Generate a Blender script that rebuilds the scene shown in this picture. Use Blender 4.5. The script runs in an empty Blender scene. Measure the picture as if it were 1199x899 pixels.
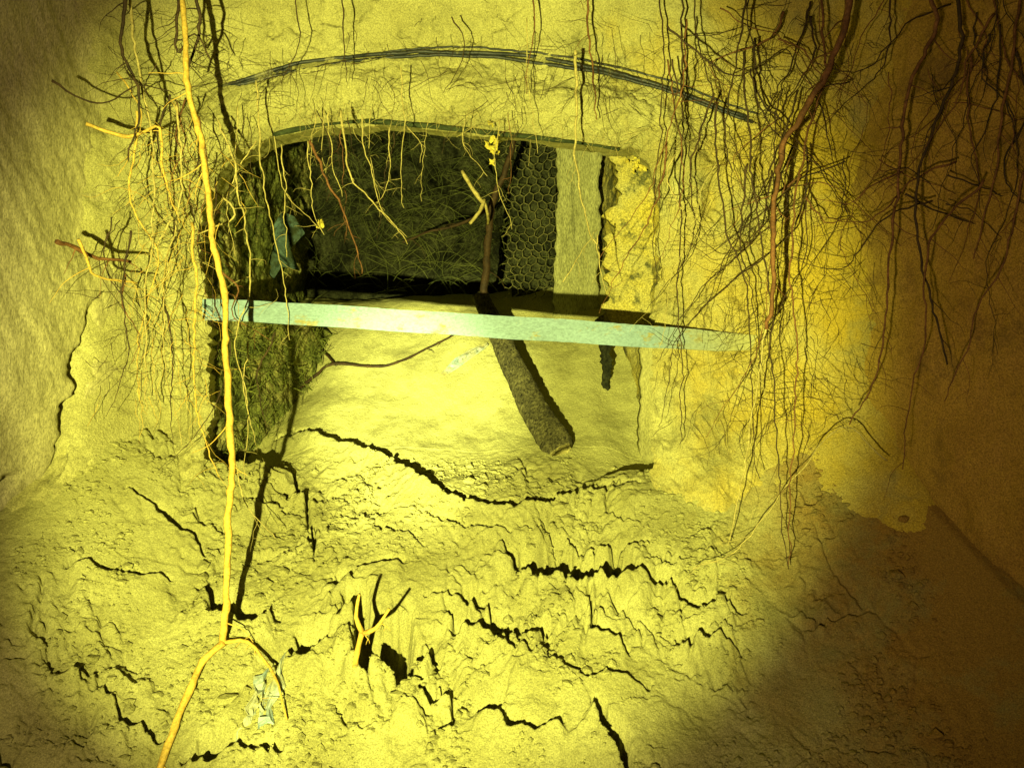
import bpy, math, random
import numpy as np
from mathutils import Vector
random.seed(7); rng=np.random.default_rng(7)
sc=bpy.context.scene
K=0.6/599.5
def P(px,py,Y): return ((px-599.5)*K*Y, Y, -(py-449.5)*K*Y)

# ------------------------------------------------------------ noise
def _h(ix,iy,iz):
    n=(ix.astype(np.int64)*374761393+iy.astype(np.int64)*668265263+iz.astype(np.int64)*2147483647)&0xffffffff
    n=((n^(n>>13))*1274126177)&0xffffffff
    n=(n^(n>>16))&0xffffffff
    return n.astype(np.float64)/4294967295.0
def vn2(x,y,s=0):
    ix=np.floor(x);iy=np.floor(y);fx=x-ix;fy=y-iy
    ux=fx*fx*fx*(fx*(fx*6-15)+10);uy=fy*fy*fy*(fy*(fy*6-15)+10)
    z=np.zeros_like(ix)+s
    def g(a,b):
        t=_h(ix+a,iy+b,z)*6.2831853
        return np.cos(t)*(fx-a)+np.sin(t)*(fy-b)
    a=g(0,0);b=g(1,0);c=g(0,1);d=g(1,1)
    return 1.5*((a*(1-ux)+b*ux)*(1-uy)+(c*(1-ux)+d*ux)*uy)
def fbm(x,y,f,o,s=0,gain=.5):
    r=0;a=1;t=0
    for i in range(o):
        r=r+a*vn2(x*f+13.7*i,y*f-7.1*i,s+i);t+=a;a*=gain;f*=2.03
    return r/t
def ss(a,b,x):
    t=np.clip((x-a)/(b-a),0,1);return t*t*(3-2*t)
def voro(x,y,cell,s):
    X=x/cell;Y=y/cell;ix=np.floor(X);iy=np.floor(Y)
    f1=np.full(X.shape,9.);f2=np.full(X.shape,9.)
    cid=np.zeros(X.shape);cx=np.zeros(X.shape);cy=np.zeros(X.shape)
    z=np.zeros_like(ix)
    for a in(-1,0,1):
        for b in(-1,0,1):
            jx=ix+a+_h(ix+a,iy+b,z+s);jy=iy+b+_h(ix+a,iy+b,z+s+50)
            d=np.hypot(jx-X,jy-Y);m=d<f1
            f2=np.where(m,f1,np.minimum(f2,d));f1=np.where(m,d,f1)
            cid=np.where(m,_h(ix+a,iy+b,z+s+99),cid);cx=np.where(m,X-jx,cx);cy=np.where(m,Y-jy,cy)
    return f2-f1,cid,cx,cy

# ------------------------------------------------------------ materials
def mat(name,c1,c2,scale=6,rough=.9,bump=.4,bscale=250,bdist=.004,c3=None,s3=2.0,grain=.25,spec=.15,stretch=(1,1,1),metal=0,f3=(.45,.65),gx=None,gy=None):
    m=bpy.data.materials.new(name);m.use_nodes=True
    N=m.node_tree.nodes;L=m.node_tree.links;b=N['Principled BSDF']
    b.inputs['Roughness'].default_value=rough;b.inputs['Specular IOR Level'].default_value=spec;b.inputs['Metallic'].default_value=metal
    tc=N.new('ShaderNodeTexCoord');mp=N.new('ShaderNodeMapping');mp.inputs['Scale'].default_value=stretch
    L.new(tc.outputs['Object'],mp.inputs['Vector'])
    def noise(sc_,d,ro=.6):
        n=N.new('ShaderNodeTexNoise');n.inputs['Scale'].default_value=sc_;n.inputs['Detail'].default_value=d;n.inputs['Roughness'].default_value=ro
        L.new(mp.outputs[0],n.inputs['Vector']);return n
    def ramp(src,p0,p1):
        r=N.new('ShaderNodeMapRange');r.inputs[1].default_value=p0;r.inputs[2].default_value=p1;L.new(src,r.inputs[0]);return r.outputs[0]
    def mix(f,a,bb,t='MIX'):
        x=N.new('ShaderNodeMix');x.data_type='RGBA';x.blend_type=t
        if isinstance(f,float):x.inputs[0].default_value=f
        else:L.new(f,x.inputs[0])
        for i,v in((6,a),(7,bb)):
            if isinstance(v,tuple):x.inputs[i].default_value=(*v,1)
            else:L.new(v,x.inputs[i])
        return x.outputs[2]
    n1=noise(scale,5);col=mix(ramp(n1.outputs[0],.35,.65),c1,c2)
    if c3: n3=noise(s3,6,.7)
    for gg,ax in((gy,1),(gx,0)):
        if not gg: continue
        sp=N.new('ShaderNodeSeparateXYZ');L.new(tc.outputs['Object'],sp.inputs[0])
        ml=N.new('ShaderNodeMath');ml.operation='MULTIPLY_ADD';L.new(n1.outputs[0],ml.inputs[0]);ml.inputs[1].default_value=gg[3];L.new(sp.outputs[ax],ml.inputs[2])
        col=mix(ramp(ml.outputs[0],gg[0]+gg[3]*.5,gg[1]+gg[3]*.5),col,gg[2])
    if c3: col=mix(ramp(n3.outputs[0],*f3),col,c3)
    ng=noise(bscale,2,.8)
    gr=N.new('ShaderNodeMapRange');gr.inputs[1].default_value=.3;gr.inputs[2].default_value=.7;gr.inputs[3].default_value=1-grain*1.6;gr.inputs[4].default_value=1+grain*.6
    L.new(ng.outputs[0],gr.inputs[0])
    cb=N.new('ShaderNodeCombineColor')
    for i in range(3):L.new(gr.outputs[0],cb.inputs[i])
    col=mix(1.0,col,cb.outputs[0],'MULTIPLY')
    L.new(col,b.inputs['Base Color'])
    bp=N.new('ShaderNodeBump');bp.inputs['Strength'].default_value=bump;bp.inputs['Distance'].default_value=bdist
    n2=noise(bscale*.35,4,.75)
    L.new(n2.outputs[0],bp.inputs['Height']);L.new(bp.outputs[0],b.inputs['Normal'])
    return m
M={}
M['soil']=mat('soil_crust',(.38,.365,.13),(.31,.295,.095),9,bump=.9,bscale=320,bdist=.005,grain=.32,c3=(.24,.225,.07),s3=6,f3=(.50,.75),gy=(2.5,2.75,(.52,.51,.18),.1),gx=(.52,.90,(.27,.165,.03),.4))  # gy paints the inner sand paler to stand in for torch light
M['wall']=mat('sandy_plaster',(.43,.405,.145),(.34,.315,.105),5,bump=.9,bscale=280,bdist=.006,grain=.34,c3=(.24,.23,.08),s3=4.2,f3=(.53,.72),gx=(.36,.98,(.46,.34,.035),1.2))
M['lwall']=mat('grey_sand',(.36,.325,.16),(.29,.26,.13),4,bump=.7,bscale=280,bdist=.004,grain=.34,c3=(.22,.19,.10),s3=3,f3=(.54,.8),stretch=(1,1,.35),gy=(2.1,2.38,(.39,.36,.135),.3))
M['rwall']=mat('brown_earth',(.40,.25,.045),(.30,.175,.03),4,bump=.8,bscale=260,bdist=.005,grain=.36,c3=(.14,.085,.025),s3=5,f3=(.52,.74),gy=(2.1,2.4,(.44,.32,.045),.4))
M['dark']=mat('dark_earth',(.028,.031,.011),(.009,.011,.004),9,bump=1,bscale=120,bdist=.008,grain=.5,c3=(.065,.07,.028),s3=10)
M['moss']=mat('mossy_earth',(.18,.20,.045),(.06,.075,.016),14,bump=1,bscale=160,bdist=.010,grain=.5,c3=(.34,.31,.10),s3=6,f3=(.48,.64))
M['edge']=mat('dark_green_shade',(.02,.03,.01),(.05,.065,.025),25,bump=.6)
M['mottle']=mat('mottled_jamb',(.50,.41,.06),(.38,.36,.13),6,bump=.9,bscale=200,bdist=.006,grain=.4,c3=(.10,.10,.035),s3=9,f3=(.53,.62))  # darkness of the gaps between yellow patches is painted into the colour
M['ry']=mat('root_bark_yellow',(.62,.43,.08),(.46,.29,.05),30,bump=.5,bscale=160,grain=.25,rough=.7)
M['rp']=mat('root_bark_pale',(.48,.40,.13),(.30,.24,.07),30,bump=.5,bscale=160,grain=.25,rough=.7)
M['rb']=mat('root_bark_brown',(.20,.09,.03),(.10,.045,.015),30,bump=.5,bscale=160,grain=.3,rough=.7)
M['rd']=mat('root_bark_dark',(.06,.036,.014),(.03,.02,.01),30,bump=.5,bscale=160,grain=.3,rough=.7)
M['net']=mat('old_fine_roots',(.17,.19,.05),(.03,.04,.012),5,bump=.3,bscale=160)
M['mossy']=mat('moss_strands',(.24,.27,.05),(.08,.10,.02),10,bump=.3,bscale=160)
M['paint']=mat('flaking_pale_paint',(.21,.31,.33),(.18,.27,.27),10,rough=.6,bump=.3,bscale=200,bdist=.001,grain=.2,c3=(.26,.24,.09),s3=22,f3=(.56,.64),stretch=(.5,1,1),gx=(.34,.74,(.36,.34,.11),.30))
M['wood']=mat('dark_weathered_wood',(.12,.11,.04),(.05,.046,.018),26,bump=1,bscale=150,bdist=.008,grain=.6,stretch=(1,1,.4),c3=(.22,.20,.075),s3=50,f3=(.60,.70))
M['wend']=mat('cut_wood',(.50,.45,.15),(.30,.26,.08),30,bump=1,grain=.5)
M['pwood']=mat('pale_grey_yellow_wood',(.38,.38,.16),(.28,.28,.11),8,bump=.8,bscale=120,grain=.45,stretch=(3,3,.6),c3=(.09,.09,.035),s3=5,f3=(.50,.70))
M['jwood']=mat('sand_dusted_wood',(.42,.40,.16),(.34,.32,.11),7,bump=.9,bscale=260,grain=.34,c3=(.22,.21,.07),s3=6,f3=(.52,.70),stretch=(1.5,1.5,.4))
M['cable']=mat('black_rubber',(.012,.016,.014),(.03,.034,.025),20,rough=.5,spec=.35,grain=.3,c3=(.24,.22,.08),s3=12,f3=(.56,.68))
M['wire']=mat('rusty_wire',(.11,.11,.04),(.20,.19,.07),7,rough=.8)
M['scrap']=mat('dusty_blue_plastic',(.26,.38,.42),(.32,.33,.22),9,rough=.6,bump=.3,bscale=120,c3=(.36,.33,.12),s3=10)
M['rag']=mat('mouldy_cloth',(.09,.15,.13),(.04,.06,.03),16,rough=.9,bump=.8,bscale=120,c3=(.03,.04,.015),s3=14,f3=(.48,.58))
M['lich']=mat('yellow_flakes',(.56,.47,.06),(.38,.30,.045),30,bump=.8,bscale=150)

# ------------------------------------------------------------ helpers
def mk(name,V,F,m,label=None,cat=None,kind=None,group=None,smooth=True,parent=None):
    me=bpy.data.meshes.new(name)
    V=np.asarray(V,dtype=np.float32).reshape(-1,3)
    if isinstance(F,np.ndarray):
        n=len(F);me.vertices.add(len(V));me.vertices.foreach_set('co',V.ravel())
        me.loops.add(n*4);me.loops.foreach_set('vertex_index',F.astype(np.int32).ravel())
        me.polygons.add(n);me.polygons.foreach_set('loop_start',np.arange(0,n*4,4,dtype=np.int32))
        me.update(calc_edges=True)
    else: me.from_pydata(V.tolist(),[],F)
    me.polygons.foreach_set('use_smooth',[smooth]*len(me.polygons))
    me.materials.append(m);me.update()
    o=bpy.data.objects.new(name,me);sc.collection.objects.link(o)
    if parent is not None:o.parent=parent
    if label:o['label']=label
    if cat:o['category']=cat
    if kind:o['kind']=kind
    if group:o['group']=group
    return o
def gridF(nu,nv,close=False):
    i=np.arange(nu if close else nu-1)[:,None];j=np.arange(nv-1)[None,:]
    a=i*nv+j;b=((i+1)%nu)*nv+j
    return np.stack([a,b,b+1,a+1],-1).reshape(-1,4)
def tube(V,F,pts,rad,n=6,rough=0):
    pts=[Vector(p) for p in pts];base=len(V);up=Vector((.3,1,.2)).normalized()
    for i,p in enumerate(pts):
        t=(pts[min(i+1,len(pts)-1)]-pts[max(i-1,0)])
        if t.length<1e-9:t=Vector((0,0,1))
        t.normalize();a=t.cross(up)
        if a.length<1e-3:a=t.cross(Vector((1,0,0)))
        a.normalize();b=t.cross(a)
        for k in range(n):
            th=2*math.pi*k/n;r=rad[i]*(1+random.uniform(-rough,rough))
            V.append(tuple(p+a*(r*math.cos(th))+b*(r*math.sin(th))))
    for i in range(len(pts)-1):
        for k in range(n):
            F.append((base+i*n+k,base+i*n+(k+1)%n,base+(i+1)*n+(k+1)%n,base+(i+1)*n+k))
    F.append(tuple(base+k for k in range(n))[::-1]);F.append(tuple(base+(len(pts)-1)*n+k for k in range(n)))
def cr(pts,step=.015):
    pts=[Vector(p) for p in pts]
    if len(pts)==2:pts=[pts[0],(pts[0]+pts[1])/2,pts[1]]
    q=[pts[0]*2-pts[1]]+pts+[pts[-1]*2-pts[-2]];out=[]
    for i in range(1,len(q)-2):
        n=max(2,int((q[i+1]-q[i]).length/step))
        for k in range(n):
            t=k/n
            out.append(.5*((2*q[i])+(-q[i-1]+q[i+1])*t+(2*q[i-1]-5*q[i]+4*q[i+1]-q[i+2])*t*t+(-q[i-1]+3*q[i]-3*q[i+1]+q[i+2])*t**3))
    out.append(pts[-1]);return out
def wob(pts,a):
    o=[];d=Vector((0,0,0))
    for p in pts:
        d=d*.86+Vector((random.gauss(0,a),random.gauss(0,a*.6),random.gauss(0,a*.5)));o.append(p+d)
    return o
def rootgeo(V,F,path,r0,r1,side=4,w=.0024,slen=.12,n=6,step=.015):
    pts=wob(cr(path,step),w);m=len(pts)
    rad=[r0+(r1-r0)*(i/(m-1))**.8 for i in range(m)]
    rad=[r*(1+.15*random.uniform(-1,1)) for r in rad]
    tube(V,F,pts,rad,n,.08)
    for s in range(side):
        i=random.randint(int(m*.15),m-2);p=pts[i];sg=random.choice((-1,1));L=slen*random.uniform(.3,1.2)
        d=Vector((sg*random.uniform(.3,1.2),random.uniform(-.3,.3),random.uniform(-1.1,.2))).normalized()
        q=[p];dd=d
        for k in range(5):
            dd=(dd+Vector((random.gauss(0,.28),random.gauss(0,.12),random.gauss(-.12,.25)))).normalized();q.append(q[-1]+dd*L/5)
        q2=cr(q,.014);mm=len(q2);rr=min(max(rad[i]*.4,.0007),.002)
        tube(V,F,q2,[rr*(1-.75*k/mm) for k in range(mm)],4)
        if random.random()<.5:
            a=q[3];d2=Vector((-sg*random.uniform(.3,1),0,random.uniform(-1,.1))).normalized()
            tube(V,F,[a,a+d2*L*.2,a+d2*L*.35+Vector((0,0,-L*.08))],[rr*.6,rr*.5,rr*.3],3)
def hroot(name,path,r0,r1,m,label,cat='root',group=None,**kw):
    V=[];F=[];rootgeo(V,F,path,r0,r1,**kw);return mk(name,V,F,M[m],label,cat,None,group)

# ------------------------------------------------------------ ground
PY=[-2,0.6,1.3,1.6,1.8,2.0,2.2,2.4,2.5,2.62,2.8,3.0,3.3,3.47,3.6,3.95]
PZ=[-1.6,-1.4,-1.18,-.97,-.81,-.645,-.475,-.33,-.285,-.235,-.135,.0,.22,.335,.36,.37]
def base(x,y):
    pts=(np.interp(y-.06,PY,PZ)+np.interp(y,PY,PZ)+np.interp(y+.06,PY,PZ))/3
    inn=ss(2.44,2.76,y)
    h=pts+.18*ss(.72,1.25,-x)*(1-inn)-.10*ss(.62,.90,-x)*inn*ss(3.6,3.1,y)-.05*ss(.26,.40,x)*inn
    h=h+.05*fbm(x,y,2.2,2,5)*(1-.5*inn)*(1-ss(.6,.9,x))
    bk=np.exp(-np.clip(2.36-y,0,9)/.10)*ss(.40,.56,np.abs(x+.2))
    h=h+.06*bk*(y<2.5)
    h=h+.20*np.exp(-np.clip(.95+.5*(2.35-y)-x,0,9)/.20)
    return h
def onground(px,py):
    Y=np.linspace(1.5,3.6,900);x=(px-599.5)*K*Y;z=-(py-449.5)*K*Y
    m=z<=base(x,Y)+1e-4
    i=np.argmax(m) if m.any() else 600
    return x[i],Y[i]
xs=np.arange(-1.5,1.45,.0030)
ys=np.concatenate([np.arange(-1.6,1.4,.06),np.arange(1.4,1.74,.008),np.arange(1.74,2.66,.0022),np.arange(2.66,3.95,.006)])
X,Y=np.meshgrid(xs,ys,indexing='ij')
Hh=base(X,Y)
inner=ss(2.42,2.68,Y)
wx=X+.034*fbm(X,Y,8,5,20,.60);wy=Y+.034*fbm(X,Y,8,5,30,.60)
mk1=ss(-.12,.28,fbm(X,Y,2.6,4,40))
rs=1-.8*ss(.66,.95,X)
amp=(.18+.82*mk1)*(1-inner*.95)*rs
wx2=wx-X;wy2=wy-Y
for f,a in((5,.046),(11,.036),(24,.022),(52,.010),(100,.003)):
    nz=vn2((X+wx2*.8)*f,(Y+wy2*.8)*f*.95,int(f)+200)
    Hh+=amp*a*(np.minimum(np.abs(nz),.30)**.8-.3)*(.35+.65*ss(-.25,.3,vn2(X*3.1,Y*3.1,int(f))))
for cell,st,ti,dp,wd,s in((.19,.012,.024,.032,.0055,1),(.09,.008,.015,.019,.0038,2),(.04,.0045,.007,.008,.0026,3)):
    e,cid,cx,cy=voro(wx,wy,cell,s)
    th=cid*37.7
    Hh+=amp*(st*(cid-.5)+ti*(cx*np.cos(th)*.6+cy*.6+cy*np.sin(th)*.3)*.6)
    cm=ss(-.08,.18,fbm(X,Y,4,3,60+s))
    Hh-=amp*cm*dp*(1-ss(.4,1.,e/(2*wd/cell)))
for per,a,ns,sd in((.105,.034,.9,301),(.052,.014,1.0,302),(.026,.005,1.1,303)):
    ph=(Y+.6*wy2)/per+ns*1.6*fbm(X,Y,.55/per,4,sd,.6)
    fr=ph-np.floor(ph);k=np.floor(ph)
    msk=ss(.0,.28,vn2(X*.5/per+k*3.7,Y*.18/per+k*1.9,sd+5))
    Hh+=amp*a*msk*(fr**2.2*(1-ss(.95,1.0,fr))-.25)
Hh+=.004*fbm(X,Y,24,4,70,.6)*(1-.7*inner)+.0018*fbm(X,Y,100,2,80)*(1-.6*inner)
Hh+=inner*.022*fbm(X,Y,4,5,88,.55)
JX=X+.028*fbm(X,Y,16,4,7,.65);JY=Y+.028*fbm(X,Y,16,4,8,.65)
for pp,w,d in [
 ([(325,512),(390,520),(440,536),(490,560),(530,585),(575,598),(620,596),(670,580),(745,562)],.024,.11),
 ([(605,656),(650,668),(700,668),(780,682)],.054,.15),
 ([(585,638),(612,662)],.014,.06),
 ([(770,680),(820,702),(872,716)],.014,.06),
 ([(410,700),(436,742),(470,770),(514,768)],.054,.15),
 ([(235,690),(270,716),(330,722)],.036,.11),
 ([(325,770),(360,762),(400,742),(440,720)],.034,.10),
 ([(530,738),(590,735),(645,742)],.030,.10),
 ([(695,825),(720,860),(740,905)],.024,.09),
 ([(330,540),(360,590),(370,660)],.007,.04),
 ([(115,812),(160,845),(190,868)],.014,.06),
 ([(80,660),(140,672),(200,672)],.011,.05),
 ([(150,570),(200,600),(240,650)],.012,.05),
 ([(215,885),(260,870),(325,872)],.024,.07),
 ([(640,770),(680,790),(760,800)],.010,.05),
 ([(560,830),(620,850),(660,845)],.012,.06),
 ([(370,690),(420,665),(480,655)],.012,.05),
 ([(430,790),(480,815),(530,825)],.012,.06),
 ([(500,690),(560,700),(600,720)],.012,.05),
 ([(690,700),(695,740),(740,760)],.008,.05),
 ([(790,760),(830,745),(870,760)],.009,.05),
 ([(480,600),(540,622),(600,625)],.006,.03),
 ([(390,600),(440,615),(500,640)],.006,.03),
 ([(510,870),(530,840),(520,800)],.008,.05),
 ([(640,625),(700,640),(760,630)],.008,.04)]:
    g=[onground(*p) for p in pp]
    x0=min(a for a,b in g)-.12;x1=max(a for a,b in g)+.12;y0=min(b for a,b in g)-.14;y1=max(b for a,b in g)+.14
    I=np.where((xs>x0)&(xs<x1))[0];J=np.where((ys>y0)&(ys<y1))[0]
    sl=(slice(I[0],I[-1]+1),slice(J[0],J[-1]+1));ax=JX[sl];ay=JY[sl];D=np.full(ax.shape,9.);T=np.zeros(ax.shape);S_=np.zeros(ax.shape)
    n=len(g)-1
    for k in range(n):
        (a,b),(c,e_)=g[k],g[k+1];l=(c-a)**2+(e_-b)**2+1e-9
        t=np.clip(((ax-a)*(c-a)+(ay-b)*(e_-b))/l,0,1);dd=np.hypot(ax-a-t*(c-a),ay-b-t*(e_-b))
        m=dd<D;D=np.where(m,dd,D);T=np.where(m,(k+t)/n,T);S_=np.where(m,ay-b-t*(e_-b),S_)
    ww=w*(.2+np.sin(np.clip(T,0,1)*math.pi)**.6)*(1+(.8 if n<6 else .4)*vn2(ax*13,ay*13,9))
    near=ss(.5,-.3,S_/np.maximum(D,1e-4))
    Hh[sl]-=d*(1-ss(.6,1.0,D/np.maximum(ww,1e-4)))
    Hh[sl]+=d*.38*near*np.exp(-(np.clip(D-ww,0,9)/.055)**1.5)*(D>ww*.8)*ss(0,.12,T)*ss(1,.88,T)
Hh[1:-1]=(Hh[:-2]+2*Hh[1:-1]+Hh[2:])/4
Hh[:,60:-2]=(Hh[:,59:-3]+4*Hh[:,60:-2]+Hh[:,61:-1])/6
G=np.stack([X,Y,Hh],-1).reshape(-1,3)
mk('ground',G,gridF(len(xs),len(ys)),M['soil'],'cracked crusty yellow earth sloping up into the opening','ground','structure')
def gz(x,y):
    i=int(np.clip(np.searchsorted(xs,x),0,len(xs)-1));j=int(np.clip(np.searchsorted(ys,y),0,len(ys)-1));return float(Hh[i,j])
V=[];F=[]
ico=[(0,0,1),(.9,0,.4),(.28,.85,.4),(-.72,.53,.4),(-.72,-.53,.4),(.28,-.85,.4),(.72,.53,-.4),(-.28,.85,-.4),(-.9,0,-.4),(-.28,-.85,-.4),(.72,-.53,-.4),(0,0,-1)]
icf=[(0,1,2),(0,2,3),(0,3,4),(0,4,5),(0,5,1),(1,6,2),(2,7,3),(3,8,4),(4,9,5),(5,10,1),(6,7,2),(7,8,3),(8,9,4),(9,10,5),(10,6,1),(11,7,6),(11,8,7),(11,9,8),(11,10,9),(11,6,10)]
cxy=rng.uniform((-1.2,1.75),(1.0,2.62),(18000,2));cxy[:350,1]=rng.uniform(2.6,3.3,350)
keep=vn2(cxy[:,0]*5.,cxy[:,1]*5.,3)+.5*vn2(cxy[:,0]*15.,cxy[:,1]*15.,4)>-.03
for x,y in cxy[keep]:
    r=min(.0016+random.expovariate(1/.0027),.028);b=len(V);z=gz(x,y)
    if y>2.6:r=min(r,.003)
    for v in ico:
        k=r*random.uniform(.55,1.3);V.append((x+v[0]*k,y+v[1]*k,z+v[2]*k*.7+r*.1))
    F+= [tuple(b+q for q in f) for f in icf]
mk('soil_crumbs',V,F,M['soil'],'loose crumbs of dry yellow earth on the crust','crumbs','stuff',smooth=False)

# ------------------------------------------------------------ front wall with arched opening
YW=2.45
out=[(245,660),(246,540),(243,450),(238,380),(232,300),(232,255),(240,215),(262,185),(300,160),(350,145),(420,138),(500,142),(580,151),(660,159),(720,167),(757,176),(770,200),(772,300),(768,380),(764,470),(762,560),(760,660),(600,680),(400,680)]
o3=[P(a,b,YW) for a,b in out];pts=cr(o3+[o3[0]],.004)
pts=np.array([(p.x,p.z) for p in pts]);
seg=np.hypot(*np.diff(pts,axis=0).T);cum=np.concatenate([[0],np.cumsum(seg)]);NU=1000
s=np.linspace(0,cum[-1],NU,endpoint=False);ox=np.interp(s,cum,pts[:,0]);oz=np.interp(s,cum,pts[:,1])
c0=np.array([-.2,.15]);dx=ox-c0[0];dz=oz-c0[1]
rk=np.where((oz>.55)&(ox<.3),.3,1.5)
rg=(.010*fbm(ox,oz,10,4,3)+.006*fbm(ox,oz,45,3,5))*rk
l=np.hypot(dx,dz);ox=ox+dx/l*rg*2;oz=oz+dz/l*rg*2
tt=np.minimum(np.where(dx>0,1.65/np.maximum(dx,1e-6),1.5/np.maximum(-dx,1e-6)),np.where(dz>0,1.35/np.maximum(dz,1e-6),1.3/np.maximum(-dz,1e-6)))
bx=c0[0]+dx*tt;bz=c0[1]+dz*tt
NVf=200;v=np.linspace(0,1,NVf)**1.35
WX=ox[:,None]*(1-v)+bx[:,None]*v;WZ=oz[:,None]*(1-v)+bz[:,None]*v
dist=np.hypot(WX-ox[:,None],WZ-oz[:,None])
def wallY(x,z,dist=None):
    px=x/(K*YW)+599.5;py=449.5-z/(K*YW)
    ca=np.interp(px,[150,270,350,450,560,680,780,870,1000],[170,100,77,64,61,77,103,138,200])
    above=ss(-6,10,ca-py)
    y=YW+0*x
    y=y+.018*above-.12*ss(0,220,ca-py)
    y=y-.16*ss(.74,1.05,x)-.14*ss(-.98,-1.2,x)
    left=ss(245,190,px)*ss(150,260,py)*ss(120,170,px)
    y=y+.07*left
    y=y-.18*ss(-.02,-.45,z)*ss(.35,.8,np.abs(x+.2))
    low=ss(0,-.5,z)*ss(.8,.5,x)
    return y+.040*fbm(x,z,2.6,3,11)*ss(1.1,.7,x)+.018*fbm(x,z,9,5,12,.6)*(1+low)+.006*fbm(x,z,40,4,13,.6)
WYy=wallY(WX,WZ)
topm=ss(.45,.62,WZ)
WYy+=(.070*np.exp(-dist/.028)*(.35+.65*topm)) - .032*topm*np.exp(-((dist-.10)/.06)**2)*(dist<.25)
cm=np.abs(fbm(WX,WZ,4,4,17));WYy+=.020*np.clip(1-cm/.02,0,1)*ss(0,.2,fbm(WX,WZ,2,2,19))
fl=fbm(WX,WZ,6,5,51,.6);WYy+=(.010*ss(.06,.075,fl)+.010*ss(.17,.185,fl))*ss(.8,.6,WX)
face=np.stack([WX,WYy,WZ],-1)
NR=46;rv=np.linspace(1,0,NR,endpoint=False)
e0=face[:,0,:]
RX=ox[:,None]+dx[:,None]/l[:,None]*(.05*rv)[None]+0;RZ=oz[:,None]+dz[:,None]/l[:,None]*(.05*rv)[None]
RY=e0[:,1][:,None]+rv[None]*.22
nn=.014*fbm(RX*2+RY,RZ*2-RY,8,4,23);RX=RX+dx[:,None]/l[:,None]*nn*rv;RZ=RZ+dz[:,None]/l[:,None]*nn*rv
A=np.concatenate([np.stack([RX,RY,RZ],-1),face],1)
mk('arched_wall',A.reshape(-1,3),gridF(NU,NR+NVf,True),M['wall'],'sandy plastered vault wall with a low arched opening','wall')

def sheet(name,f,u0,u1,v0,v1,nu,nv,m,label,cat,nd,amp=.02,kind=None,sd=0,fr=3,mid=.4,ex=None):
    U,Vv=np.meshgrid(np.linspace(u0,u1,nu),np.linspace(v0,v1,nv),indexing='ij')
    p=np.stack(f(U,Vv),-1)
    d=amp*fbm(U,Vv,fr,3,sd)+amp*mid*fbm(U,Vv,fr*4,5,sd+4,.6)+amp*.12*fbm(U,Vv,40,3,sd+9)
    if ex is not None: d=d+ex(U,Vv)
    p=p+d[...,None]*np.array(nd)
    return mk(name,p.reshape(-1,3),gridF(nu,nv),m,label,cat,kind)
def lex(y,z):
    streak=.013*fbm(y*1.0+z*.55,z*.12,9,4,61)
    c=2.305+.12*(z)+.04*fbm(z,z*0+1.7,8,5,78,.65)
    wd=.010+.012*ss(-.2,.25,fbm(z,z*0+9.7,9,2,91))
    cr1=-.10*np.exp(-((y-c)/wd)**2)*ss(.24,.10,z)*ss(-.30,-.2,z)
    c2=2.14+.2*(z+.3)+.05*fbm(z,z*0+5.7,8,5,79,.65)
    cr2=-.10*np.exp(-((y-c2)/.015)**2)*ss(-.22,-.26,z)*ss(-.44,-.39,z)
    return streak+cr1+cr2
sheet('side_wall',lambda y,z:(-1.12-.42*(2.4-y)-.26*np.clip(-z,0,2)+.02*ss(.5,1.2,z),y,z),.9,2.62,-1.45,1.45,620,420,M['lwall'],'smooth greyish sand wall leaning beside the arch','wall',(.9,-.4,0),.03,sd=3,mid=.16,ex=lex)
sheet('side_wall',lambda y,z:(.95+.5*(2.35-y)+.04*np.clip(-z,0,2),y,z),.4,2.6,-1.45,1.45,420,420,M['rwall'],'dark orange brown earth wall beside the arch','wall',(-.9,-.4,0),.04,sd=8,mid=.3)
sheet('cave_ceiling',lambda x,y:(x,y,1.24+0*x),-1.9,1.9,.4,2.6,260,200,M['lwall'],'rough earth ceiling the roots hang from','ceiling',(0,0,-1),.06,sd=15)
sheet('chamber_back_wall',lambda x,z:(x,3.72+0*x,z),-1.2,.9,-.2,1.3,260,200,M['dark'],'dark earth wall at the end of the chamber','wall',(0,-1,0),.12,sd=21,fr=3,mid=.3)  # near-black earth colour with random paler blotches
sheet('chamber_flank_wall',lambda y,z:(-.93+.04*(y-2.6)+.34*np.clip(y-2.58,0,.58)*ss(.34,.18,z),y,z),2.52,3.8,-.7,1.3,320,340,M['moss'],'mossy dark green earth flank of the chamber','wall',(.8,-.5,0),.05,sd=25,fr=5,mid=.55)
sheet('chamber_flank_wall',lambda y,z:(.475-.12*(y-2.6),y,z),2.55,3.8,-.7,1.3,240,300,M['mottle'],'mottled yellow flank of the chamber with dark gaps painted on','wall',(-1,0,0),.03,sd=29,fr=5)
sheet('chamber_ceiling',lambda x,y:(x,y,.99+.15*(y-2.6)-.12*np.abs(x+.25)**2),-1.1,.8,2.55,3.85,200,160,M['dark'],'dark earth roof of the chamber','ceiling',(0,0,-1),.07,sd=35,fr=5)

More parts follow.
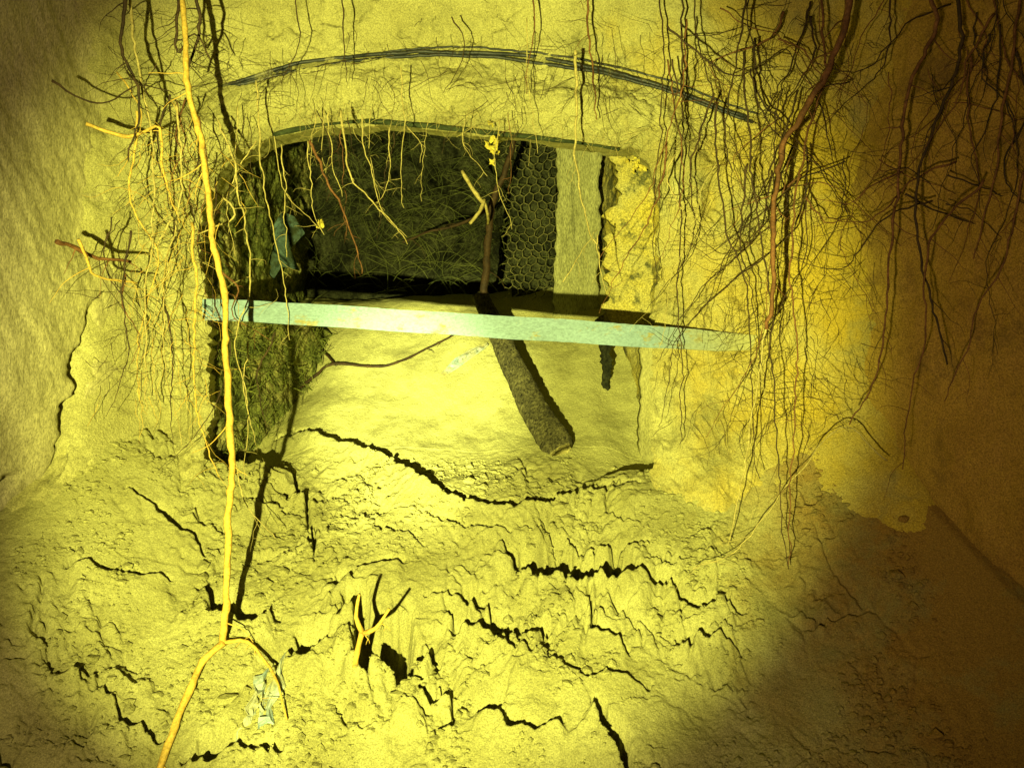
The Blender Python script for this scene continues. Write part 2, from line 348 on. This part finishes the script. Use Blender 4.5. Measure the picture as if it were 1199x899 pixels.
# ------------------------------------------------------------ cables on arch
def onwall(pp,r,off=1.1,jit=.8,ends=False):
    q=[];n=len(pp)
    for i,(a,b) in enumerate(pp):
        b+=random.gauss(0,jit);x,_,z=P(a,b,2.38)
        o_=off if not ends or 0<i<n-1 else -5
        for _k in range(2):
            y=float(wallY(np.array([x]),np.array([z]))[0])-r*o_;x,_,z=P(a,b,y)
        q.append((x,y,z))
    return q
cab=[(245,106),(268,99),(285,94),(310,87),(350,76),(400,68),(450,63),(505,60),(560,61),(620,67),(680,77),(730,89),(780,104),(830,122),(868,136),(885,144)]
for k,(dy,r) in enumerate([(0,.0054),(5,.0048),(-4,.0028)]):
    pp=[(a+k*7,b+dy*math.sin(math.pi*min(1,i/7)*.5)) for i,(a,b) in enumerate(cab)]
    q=wob(cr(onwall(pp,r,.9,ends=True),.01),.0013);V=[];F=[];tube(V,F,q,[r]*len(q),10)
    mk('cable',V,F,M['cable'],'thin black cable following the arch on the wall','cable',group='cables along the arch')
q=wob(cr([P(a,b,2.49) for a,b in [(320,158),(350,151),(420,143),(500,148),(580,157),(660,165),(726,174)]],.02),.0012)
V=[];F=[];tube(V,F,q,[.0085*(.7+.3*math.sin(i*.31+math.sin(i*.11)*3)) for i in range(len(q))],8,.15)
mk('arch_shade_strip',V,F,M['edge'],'thin dark greenish strip added as shade under the arch edge','strip')  # dark strip added to draw the shaded reveal under the arch

# ------------------------------------------------------------ painted bar
V=[];F=[];n=90
prof=[(0,0),(0,1),(-.30,1.0),(-.30,.94),(-.08,.90),(-.08,0.0)]
for i in range(n+1):
    t=i/n;px=237+t*655
    top=np.interp(px,[237,300,420,540,650,760,840,892],[350,352,359,367,373,381,388,393])
    bot=np.interp(px,[237,300,420,540,650,760,840,892],[375,377,385,393,400,407,411,409])
    Yb=2.345+.10*ss(.72,1,t)+.02*t
    x,_,z1=P(px,top,Yb);_,_,z0=P(px,bot,Yb);hh=z1-z0
    wz=.0008*math.sin(t*31)
    for d,h in prof:
        V.append((x,Yb+(0 if d==0 else -d*.085),z0+hh*h+wz+random.uniform(-.0005,.0005)))
m_=len(prof)
for i in range(n):
    for k in range(m_):
        F.append((i*m_+k,(i+1)*m_+k,(i+1)*m_+(k+1)%m_,i*m_+(k+1)%m_))
F.append(tuple(range(m_)));F.append(tuple(n*m_+k for k in range(m_))[::-1])
mk('painted_bar',V,F,M['paint'],'pale blue green painted angle bar spanning the opening','bar',smooth=False)

# ------------------------------------------------------------ plank, branch, post
def gpl(px,py,l):
    x,y=onground(px,py);return Vector((x,y,gz(x,y)+l))
def plank(name,path,w,t,m,label,cat,tw=0):
    q=cr(path,.010);V=[];F=[];n=len(q)
    prof=[(-.5,-.2),(-.42,-.42),(-.25,-.52),(0,-.58),(.25,-.52),(.42,-.42),(.5,-.2),(.5,.3),(.3,.5),(-.3,.5),(-.5,.3)]
    for i,p in enumerate(q):
        d=(q[min(i+1,n-1)]-q[max(i-1,0)]).normalized();a=d.cross(Vector((0,1,0)));a.normalize();b=a.cross(d);b.normalize()
        f=i/(n-1);ww=w(f);rr=1
        e=n-i-1
        if e<3: rr=[.84,.94,.99][e]
        wv=.06*math.sin(f*19)
        for u,v_ in prof:
            V.append(tuple(p-a*((u+wv*.3)*ww*rr*random.uniform(.94,1.05))+b*(v_*t*random.uniform(.9,1.1))))
    m_=len(prof)
    for i in range(n-1):
        for k in range(m_):F.append((i*m_+k,(i+1)*m_+k,(i+1)*m_+(k+1)%m_,i*m_+(k+1)%m_))
    F.append(tuple(range(m_)));F.append(tuple((n-1)*m_+k for k in range(m_))[::-1])
    return mk(name,V,F,m,label,cat,smooth=True),q
pl,q=plank('plank',[P(562,345,3.12),P(590,405,2.97),P(620,468,2.80),P(655,528,2.62)],lambda f:.060+.044*f,.036,M['wood'],'dark weathered wooden plank leaning out of the sand','plank')
V=[];F=[];e=q[-1];dd=(q[-1]-q[-2]).normalized();aa=dd.cross(Vector((0,1,0))).normalized();bb_=aa.cross(dd).normalized()
for s_,off in((.9,.010),(1.02,-.010)):
    for k in range(14):
        th=2*math.pi*k/14;p=e+aa*(.044*s_*math.cos(th)*random.uniform(.85,1.08))+bb_*(.020*s_*math.sin(th)*random.uniform(.85,1.1))+dd*(off+random.uniform(-.005,.005));V.append(tuple(p))
F=[tuple(range(14))]+[(k,(k+1)%14,14+(k+1)%14,14+k) for k in range(14)]
mk('broken_end',V,F,M['wend'],'dull pale broken end of the plank',parent=pl)
hroot('dark_branch',[P(604,158,3.05),P(592,200,3.07),P(578,235,3.1),P(571,290,3.1),P(568,350,3.1),P(572,375,3.06)],.010,.015,'rd','dark crooked branch hanging onto the plank','branch',side=2,w=.002)
hroot('dark_branch',[P(571,245,3.1),P(540,262,3.08),P(500,272,3.05),P(470,285,3.02)],.007,.003,'rd','thin dark branch reaching across the chamber','branch',side=2,w=.002)
V=[];F=[]
rootgeo(V,F,[P(541,200,2.9),P(552,218,2.9),P(566,236,2.9)],.006,.008,side=0,w=.001)
rootgeo(V,F,[P(567,234,2.9),P(560,248,2.89),P(549,262,2.87)],.007,.005,side=0,w=.001)
rootgeo(V,F,[P(566,234,2.9),P(570,250,2.95),P(571,262,3.08)],.005,.005,side=0,w=.001)
mk('broken_twig',V,F,M['rp'],'pale forked broken twig caught on the dark branch','twig')
def board(name,corners,thick,m,label,cat,Yd,nz=60,nx=14,rag=.004):
    (xl0,xr0,p0),(xl1,xr1,p1)=corners;V=[];F=[];rl=rr_=0
    LR=[]
    for j in range(nz+1):
        rl=rl*.7+random.uniform(-1,1)*rag*150;rr_=rr_*.7+random.uniform(-1,1)*rag*150;LR.append((rl,rr_))
    for s_ in(0,1):
        for j in range(nz+1):
            f=j/nz;py=p0+(p1-p0)*f;L_=xl0+(xl1-xl0)*f+LR[j][0];R_=xr0+(xr1-xr0)*f+LR[j][1]
            for i in range(nx+1):
                g=i/nx;x,y,z=P(L_+(R_-L_)*g,py,Yd)
                V.append((x,Yd+s_*thick-.006*math.sin(g*math.pi)+.003*math.sin(f*9+g*7+xl0),z))
    W=nx+1;S=(nz+1)*W
    for j in range(nz):
        for i in range(nx):
            a=j*W+i;F.append((a,a+1,a+W+1,a+W));F.append((S+a,S+a+W,S+a+W+1,S+a+1))
        a=j*W;F.append((a,a+W,S+a+W,S+a));a=j*W+nx;F.append((a,S+a,S+a+W,a+W))
    for i in range(nx):
        F.append((i,S+i,S+i+1,i+1));a=nz*W+i;F.append((a,a+1,S+a+1,S+a))
    return mk(name,V,F,m,label,cat)
board('wooden_post',((654,704,120),(648,700,372)),.06,M['pwood'],'stained pale weathered post inside the chamber','post',3.30,rag=.012)
board('rotten_board',((720,795,140),(708,780,400)),.03,M['mottle'],'rotten board with flaking yellow crust by the opening','board',2.76,rag=.05)
board('jamb_post',((752,800,380),(748,800,680)),.05,M['jwood'],'pale sand dusted post forming the opening jamb','post',2.66,rag=.016)
board('short_stake',((704,716,385),(706,714,500)),.03,M['dark'],'thin dark stake standing in the sand','stake',2.95,rag=.012)
V=[];F=[];cs=.036;Yc=3.38
for i in range(-1,7):
    for j in range(0,24):
        cx=i*cs+(j%2)*cs*.5;cz=.36+j*1.5*cs*.58
        if cx>.185 or cz>1.02: continue
        R=cs/math.sqrt(3)
        def vp(x,z): return (x+.007*math.sin(z*40+x*9),Yc+.02*math.sin(x*20)+.018*math.sin(z*13),z+.007*math.sin(x*50+z*21))
        c=[(cx+R*math.sin(math.radians(60*k)),cz+R*math.cos(math.radians(60*k))) for k in range(6)]
        for k in(0,1,2):
            tube(V,F,[vp(*c[k]),vp(*c[(k+1)%6])],[.0018]*2,4)
mk('chicken_wire',V,F,M['wire'],'rusty hexagonal chicken wire beside the pale post','wire mesh')
board('dark_board',((598,652,140),(600,650,370)),.02,M['dark'],'dark board behind the chicken wire','board',3.46)  # near-black panel standing behind the wire
V=[];F=[]
for i in range(900):
    px=random.uniform(245,650);py=random.uniform(140,345);Yc=random.uniform(3.35,3.6);x,y,z=P(px,py,Yc)
    if px<400 and random.random()<.45: continue
    if px>600 and random.random()<.8: continue
    th=random.choice((.6,2.4))+random.gauss(0,.35);L=random.uniform(.06,.24);cu=random.uniform(-2,2)
    q=[]
    for k in range(7):
        q.append((x,y,z));x+=L/6*math.cos(th);z+=L/6*math.sin(th);y+=random.uniform(-.01,.01);th+=cu/6
    tube(V,F,q,[random.uniform(.0005,.0013)]*7,3)
mk('root_web',V,F,M['net'],'dense web of old fine roots in the dark chamber','roots','stuff')
V=[];F=[]
for i in range(500):
    y=random.uniform(2.60,3.15);x=-.93+.04*(y-2.6)+.34*max(0,y-2.58)+random.uniform(-.01,.04);z=random.uniform(-.30,.22)
    th=random.uniform(0,6.28);L=random.uniform(.02,.10);q=[]
    for k in range(4):
        q.append((x,y,z));x+=L/3*math.cos(th)*.8;z+=L/3*math.sin(th);y-=random.uniform(0,.006);th+=random.gauss(0,.5)
    tube(V,F,q,[random.uniform(.0006,.0015)]*4,3)
mk('moss_strands',V,F,M['mossy'],'mossy green strands and litter on the chamber flank','moss','stuff')

# ------------------------------------------------------------ hanging roots
def pathpx(l,Y0,Y1):
    n=len(l)-1;return [P(a,b,Y0+(Y1-Y0)*i/n) for i,(a,b) in enumerate(l)]
V=[];F=[]
mainp=[(212,-60),(216,20),(222,110),(236,190),(246,270),(262,345),(264,420),(270,500),(267,590),(262,680),(261,752)]
Yn=onground(262,757)[1]
mp_=[P(a,b,2.12+(Yn-.03-2.12)*(i/10)) for i,(a,b) in enumerate(mainp)]
rootgeo(V,F,mp_,.0068,.0082,side=8,w=.0018,n=10,slen=.12)
nd=mp_[-1]
rootgeo(V,F,[nd,gpl(238,788,.02),gpl(220,820,.018),gpl(203,862,.014),gpl(188,899,.01),gpl(170,940,.0)],.008,.008,side=2,w=.0014,n=10,slen=.05)
rootgeo(V,F,[nd,gpl(290,772,.03),gpl(315,800,.035),gpl(328,830,.035),gpl(336,852,.015)],.0048,.002,side=3,w=.001,n=8,slen=.05)
mk('main_root',V,F,M['ry'],'long thick yellow root hanging down and forking on soil','root')

GL='hanging roots in front of the wall'
def one(l,Y0,Y1,r0,r1,m,side=4,**kw):
    lab={'ry':'bright yellow thin hanging root','rp':'pale thin root hanging before the opening','rb':'reddish brown root hanging down the wall','rd':'dark thin root hanging down the wall'}[m]
    hroot('hanging_root',pathpx(l,Y0,Y1),r0,r1,m,lab,group=GL,side=side,**kw)
one([(150,-40),(160,60),(175,150),(180,260),(168,360),(172,480)],2.15,2.3,.004,.0015,'rp',8)
one([(228,-30),(236,40),(215,90)],2.1,2.2,.006,.003,'rd',6)
one([(213,-30),(206,60),(228,40),(245,70)],2.1,2.15,.005,.002,'rd',6)
one([(150,-30),(140,50),(165,110),(150,190)],2.1,2.2,.006,.002,'rd',8)
one([(100,145),(150,160),(185,150),(190,200),(210,260)],2.15,2.3,.005,.003,'ry',4)
one([(65,283),(90,290),(115,302),(155,306)],2.05,2.25,.006,.004,'rb',3)
one([(90,280),(115,322),(160,332)],2.08,2.25,.004,.002,'ry',3)
one([(225,260),(232,360),(225,440),(240,520),(252,560)],2.2,2.32,.004,.0015,'ry',8)
one([(205,120),(210,220),(190,330),(195,430),(215,520)],2.2,2.32,.003,.001,'rp',8)
one([(160,130),(150,230),(185,300),(160,400),(165,470)],2.2,2.33,.003,.001,'ry',8)
one([(255,140),(280,220),(290,330),(275,400),(290,470),(285,560)],2.25,2.34,.003,.001,'rp',6)
one([(270,520),(285,580),(305,615),(320,630)],2.2,2.2,.002,.001,'rp',2)
one([(60,95),(110,120),(160,100),(205,110)],2.05,2.25,.003,.001,'rd',3)
for i in range(24):
    x=random.choice((155,185,215,235))+random.gauss(0,14);y=random.uniform(60,360);L=random.uniform(80,220)
    one([(x,y),(x+random.gauss(0,14),y+L*.33),(x+random.gauss(0,20),y+L*.66),(x+random.gauss(0,26),y+L)],random.uniform(2.15,2.3),random.uniform(2.25,2.34),random.uniform(.0010,.0036),.0006,random.choice(['ry','rp','rd','rb','rd']),random.randint(2,6),slen=.10)
for l,m,r in [([(298,95),(305,180),(322,280),(340,400)],'rp',.0028),
 ([(330,170),(333,240),(338,300)],'rp',.002),([(362,165),(385,215),(408,270),(423,322)],'rb',.004),
 ([(360,165),(365,240),(378,275)],'rp',.002),([(398,130),(408,200),(440,240),(480,286)],'rp',.0034),
 ([(424,135),(430,190),(450,250),(478,278)],'rp',.002),([(470,80),(472,140),(474,245)],'rp',.0020),
 ([(455,150),(458,200),(440,240)],'rp',.0016),([(320,160),(330,225),(375,268)],'rp',.0016),
 ([(617,20),(620,90),(625,180)],'rp',.0014),([(672,60),(675,180),(690,260),(707,300)],'rp',.0045),
 ([(700,275),(705,320),(712,345)],'rp',.002),([(660,330),(700,270)],'rp',.0016),
 ([(402,-20),(404,40),(405,95)],'rd',.003),([(688,-30),(692,60),(698,140)],'rb',.004),([(625,-30),(622,60),(618,110)],'rb',.0026),
 ([(530,20),(545,60),(520,110)],'rd',.002),([(345,-20),(350,50),(330,100)],'rd',.0025),([(385,130),(388,190),(400,230)],'rp',.002),([(300,165),(268,230),(275,300)],'rp',.002),
 ([(290,400),(285,460),(300,530)],'rp',.002),([(320,390),(300,440),(310,500)],'rd',.003),
 ([(796,-30),(800,120),(797,300),(796,520)],'rd',.003),([(768,-30),(780,80),(768,200),(770,330)],'rd',.0025)]:
    one(l,2.30,2.34,r,max(.0008,r*.35),m,random.randint(1,4),slen=.06)
for i in range(18):
    x=random.uniform(265,640);y=random.uniform(120,155);L=random.uniform(30,130)
    one([(x,y),(x+random.gauss(0,8),y+L*.5),(x+random.gauss(0,16),y+L)],2.36,2.38,random.uniform(.0008,.0018),.0006,random.choice(['rp','rp','rb','rd']),3,slen=.05)
one([(995,-60),(984,40),(950,115),(915,180),(905,290),(903,385)],1.9,2.05,.0095,.005,'rb',6,w=.003)
one([(955,-40),(965,80),(940,180),(925,300),(930,420),(922,660)],2.1,2.1,.0035,.0012,'rb',10)
one([(1075,-30),(1095,30),(1060,120),(1045,260),(1030,420),(1000,500)],1.85,1.95,.005,.0015,'rb',8)
one([(1120,-30),(1125,60),(1100,130),(1075,230),(1090,340),(1112,430)],1.8,1.9,.0045,.002,'rd',8)
one([(1199,-30),(1180,100),(1165,200),(1140,300)],1.75,1.85,.004,.0015,'rb',6)
one([(1199,200),(1185,290),(1145,360),(1100,470)],1.7,1.8,.0028,.001,'rb',5)
one([(1150,210),(1090,280),(1080,400),(1062,480),(1058,550)],1.8,1.85,.003,.001,'rb',5)
one([(870,60),(880,180),(895,300),(905,450),(915,600),(925,665)],2.15,2.1,.003,.001,'rd',10)
one([(840,120),(845,250),(870,330),(880,460),(890,560)],2.2,2.2,.003,.001,'rd',8)
one([(905,340),(880,480),(870,560),(850,640)],2.2,2.15,.003,.001,'rp',8)
one([(1040,540),(985,500),(930,560),(870,640),(815,665)],2.15,2.1,.002,.001,'rp',6)
one([(780,30),(860,90),(920,60),(960,120)],2.1,2.15,.0028,.001,'rd',6)
for i in range(18):
    x=random.uniform(780,1120);y=random.uniform(-10,260);sg=random.choice((-1,1));L=random.uniform(70,200)
    Yb=max(1.8,2.22-.0015*max(0,x-940))
    one([(x,y),(x+sg*L*.3,y+L*.12+random.gauss(0,12)),(x+sg*L*.6,y+L*.35+random.gauss(0,14)),(x+sg*L,y+L*random.uniform(.1,.8))],Yb,Yb+.02,random.uniform(.001,.003),.0006,random.choice(['rb','rd','rd']),random.randint(2,5),slen=.10,w=.003)
for i in range(50):
    x=random.choice((800,880,900,930,960,1040,1110,1160))+random.gauss(0,20);y=random.uniform(-50,220);L=random.uniform(100,340)
    if x>1010:y=random.uniform(-50,120)
    Yb=2.26-.0017*max(0,x-940)
    Yb=max(1.75,Yb)+random.uniform(-.12,.04);dr=random.gauss(0,.28)*L
    one([(x,y),(x+dr*.2+random.gauss(0,16),y+L*.3),(x+dr*.6+random.gauss(0,22),y+L*.65),(x+dr+random.gauss(0,20),y+L)],Yb,Yb+.03,random.uniform(.001,.0036),.0006,random.choice(['rb','rd','rd','rb','rd'] if x>870 else ['rp','rd','rb','rd']),random.randint(2,6),slen=.12,w=.003)
def tangle(name,N_,pos,m,label,L0,L1,r0,r1,mean=-math.pi/2,sdv=.9):
    V=[];F=[]
    for i in range(N_):
        r_=pos()
        if r_ is None: continue
        px,py,Yb=r_;x,y,z=P(px,py,Yb);th=random.gauss(mean,sdv);L=random.uniform(L0,L1);q=[]
        for k in range(7):
            q.append((x,y,z));x+=L/6*math.cos(th);z+=L/6*math.sin(th);y+=random.uniform(-.008,.008);th+=random.gauss(0,.3)
        rr=random.uniform(r0,r1);tube(V,F,q,[rr*(1-.1*k) for k in range(7)],3)
    mk(name,V,F,M[m],label,'roots','stuff')
def pos1():
    r=random.random()
    if r<.55: px,py=random.gauss(905,60),random.uniform(0,500)
    elif r<.77: px,py=random.gauss(195,40),random.uniform(0,460)
    else: px,py=random.uniform(250,900),random.gauss(85,28)
    if 262<px<755 and py>140: return None
    return px,py,(random.uniform(2.2,2.36) if px<950 else random.uniform(1.95,2.15))
tangle('fine_rootlets',850,pos1,'rd','tangle of hair thin dark rootlets over the wall',.03,.16,.0005,.0012,sdv=1.0)
def pos2():
    px=random.uniform(235,900)
    ya=float(np.interp(px,[235,262,300,350,420,500,580,660,760,900],[215,185,160,146,140,143,152,160,175,190]))
    return px,ya+random.gauss(-12,10),random.uniform(2.34,2.41)
tangle('arch_rootlets',260,pos2,'rp','fringe of pale hair thin rootlets along the arch',.02,.09,.0004,.0009,sdv=1.1)
def pos3():
    return random.gauss(200,32),random.uniform(120,480),random.uniform(2.2,2.36)
tangle('jamb_rootlets',110,pos3,'ry','messy pale yellow rootlets beside the opening',.04,.16,.0005,.0012,sdv=.6)

# ------------------------------------------------------------ twigs and debris on the soil
V=[];F=[];b0=gpl(418,775,0)
yb=b0.y-.06
rootgeo(V,F,[P(416,780,yb),P(420,755,yb-.01),P(424,740,yb-.03)],.0065,.0065,side=0,w=.0006,n=8)
rootgeo(V,F,[P(424,741,yb-.03),P(417,722,yb-.04),P(421,695,yb-.05)],.006,.003,side=1,w=.0006,n=8,slen=.03)
rootgeo(V,F,[P(424,741,yb-.03),P(440,735,yb-.05),P(455,712,yb-.06)],.006,.003,side=1,w=.0006,n=8,slen=.03)
mk('forked_twig',V,F,M['ry'],'small pale forked twig stuck in the cracked soil','twig')
for l in [[(352,462),(372,447),(390,435),(450,434),(500,415),(540,396)],[(358,392),(375,415),(392,435)],[(368,430),(372,400),(362,385)]]:
    hroot('surface_root',[gpl(a,b,.020) for a,b in l],.006,.0035,'rd','thin dark root lying on the smooth sand','root',group='roots lying on the sand',side=3,w=.001,slen=.05)
def scrapmesh(c,name,label,hump,m='scrap',cr_=.003):
    cen=sum(c,Vector())/len(c)+Vector((0,0,hump));V=[];F=[];R=8;n=len(c)
    for r in range(1,R+1):
        for p in c:
            q=cen.lerp(p,r/R);V.append((q.x+random.gauss(0,.0015),q.y+random.gauss(0,cr_),q.z+random.gauss(0,cr_)))
    V.append(tuple(cen));ci=len(V)-1
    for k in range(n):F.append((ci,k,(k+1)%n))
    for r in range(R-1):
        for k in range(n):F.append((r*n+k,(r+1)*n+k,(r+1)*n+(k+1)%n,r*n+(k+1)%n))
    o=mk(name,V,F,M[m],label,'scrap',smooth=False);s=o.modifiers.new('s','SOLIDIFY');s.thickness=.002
def scrap(poly,name,label,hump=.008,lf=.006,cr_=.003): scrapmesh([gpl(a,b,lf) for a,b in poly],name,label,hump,'scrap',cr_)
scrap([(312,782),(322,776),(334,784),(330,800),(336,812),(322,824),(316,836),(320,852),(304,858),(302,872),(286,880),(272,872),(278,856),(292,846),(288,830),(298,818),(296,800),(308,796)],'plastic_scrap','crumpled dusty pale blue plastic scrap half buried',.004,.008,.005)
scrap([(516,440),(530,426),(550,414),(570,405),(572,410),(552,422),(536,434),(520,444)],'plastic_scrap','thin pale blue strip lying on smooth sand',.004)
scrapmesh([Vector(P(a,b,3.2)) for a,b in [(290,272),(304,262),(318,268),(330,248),(345,252),(356,275),(340,292),(352,318),(330,312),(322,328),(308,310),(298,318),(302,294)]],'faded_rag','faded bluish green rag hanging in the dark chamber',0,'rag')
def flakes(px,py,w,h,Yb,n=40):
    V=[];F=[]
    for i in range(n):
        a,b=px+random.gauss(0,w*.33),py+random.gauss(0,h*.33)
        x,y,z=P(a,b,Yb+random.uniform(-.012,.012))
        r=random.uniform(.006,.014);bb=len(V)
        nrm=Vector((random.gauss(0,.4),-1,random.gauss(0,.4))).normalized();u=nrm.cross(Vector((random.gauss(0,1),0,random.gauss(0,1)))).normalized();v_=nrm.cross(u)
        m=8;c=Vector((x,y,z))
        V.append(tuple(c+nrm*.003));
        for k in range(m):
            th=2*math.pi*k/m;rr=r*random.uniform(.3,1.3);V.append(tuple(c+u*rr*math.cos(th)+v_*rr*.7*math.sin(th)+nrm*random.uniform(-.004,.002)))
        for k in range(m):F.append((bb,bb+1+k,bb+1+(k+1)%m))
    mk('lichen_clump',V,F,M['lich'],'ragged bright yellow flaky scraps clinging to the arch','lichen',group='yellow scraps along the arch',smooth=False)
flakes(577,170,10,32,2.42,22);flakes(374,262,5,10,2.36,8);flakes(748,190,18,24,2.70,26)

# ------------------------------------------------------------ lights
W=bpy.data.worlds.new('World');sc.world=W;W.use_nodes=True
nt=W.node_tree;sk=nt.nodes.new('ShaderNodeTexSky');sk.sky_type='NISHITA';sk.sun_disc=False;sk.sun_elevation=math.radians(2);sk.sun_rotation=math.radians(190)
bg=nt.nodes['Background'];nt.links.new(sk.outputs[0],bg.inputs[0]);bg.inputs[1].default_value=.003
LP=Vector((-.42,-.6,-.34));aim=Vector(P(505,415,2.45))
def spot(n,e,ang,bl,col,aimv,size=.016):
    l=bpy.data.lights.new(n,'SPOT');l.energy=e;l.spot_size=math.radians(ang);l.spot_blend=bl;l.color=col;l.shadow_soft_size=size
    o=bpy.data.objects.new(n,l);o.location=LP;o.rotation_euler=(aimv-LP).to_track_quat('-Z','Y').to_euler();sc.collection.objects.link(o)
spot('torch_beam',930,47.5,.45,(1,1.02,.28),aim)
spot('torch_core',1900,15,1.0,(1,1.02,.42),Vector(P(500,464,3.0)))
spot('torch_spill',190,86,1.0,(1,.76,.42),aim)
cam=bpy.data.cameras.new('Camera');co=bpy.data.objects.new('Camera',cam);sc.collection.objects.link(co);sc.camera=co
co.location=(0,0,0);co.rotation_euler=(math.radians(90),0,0);cam.sensor_width=36;cam.lens=30;cam.clip_start=.02;cam.clip_end=100
sc.view_settings.view_transform='Standard'
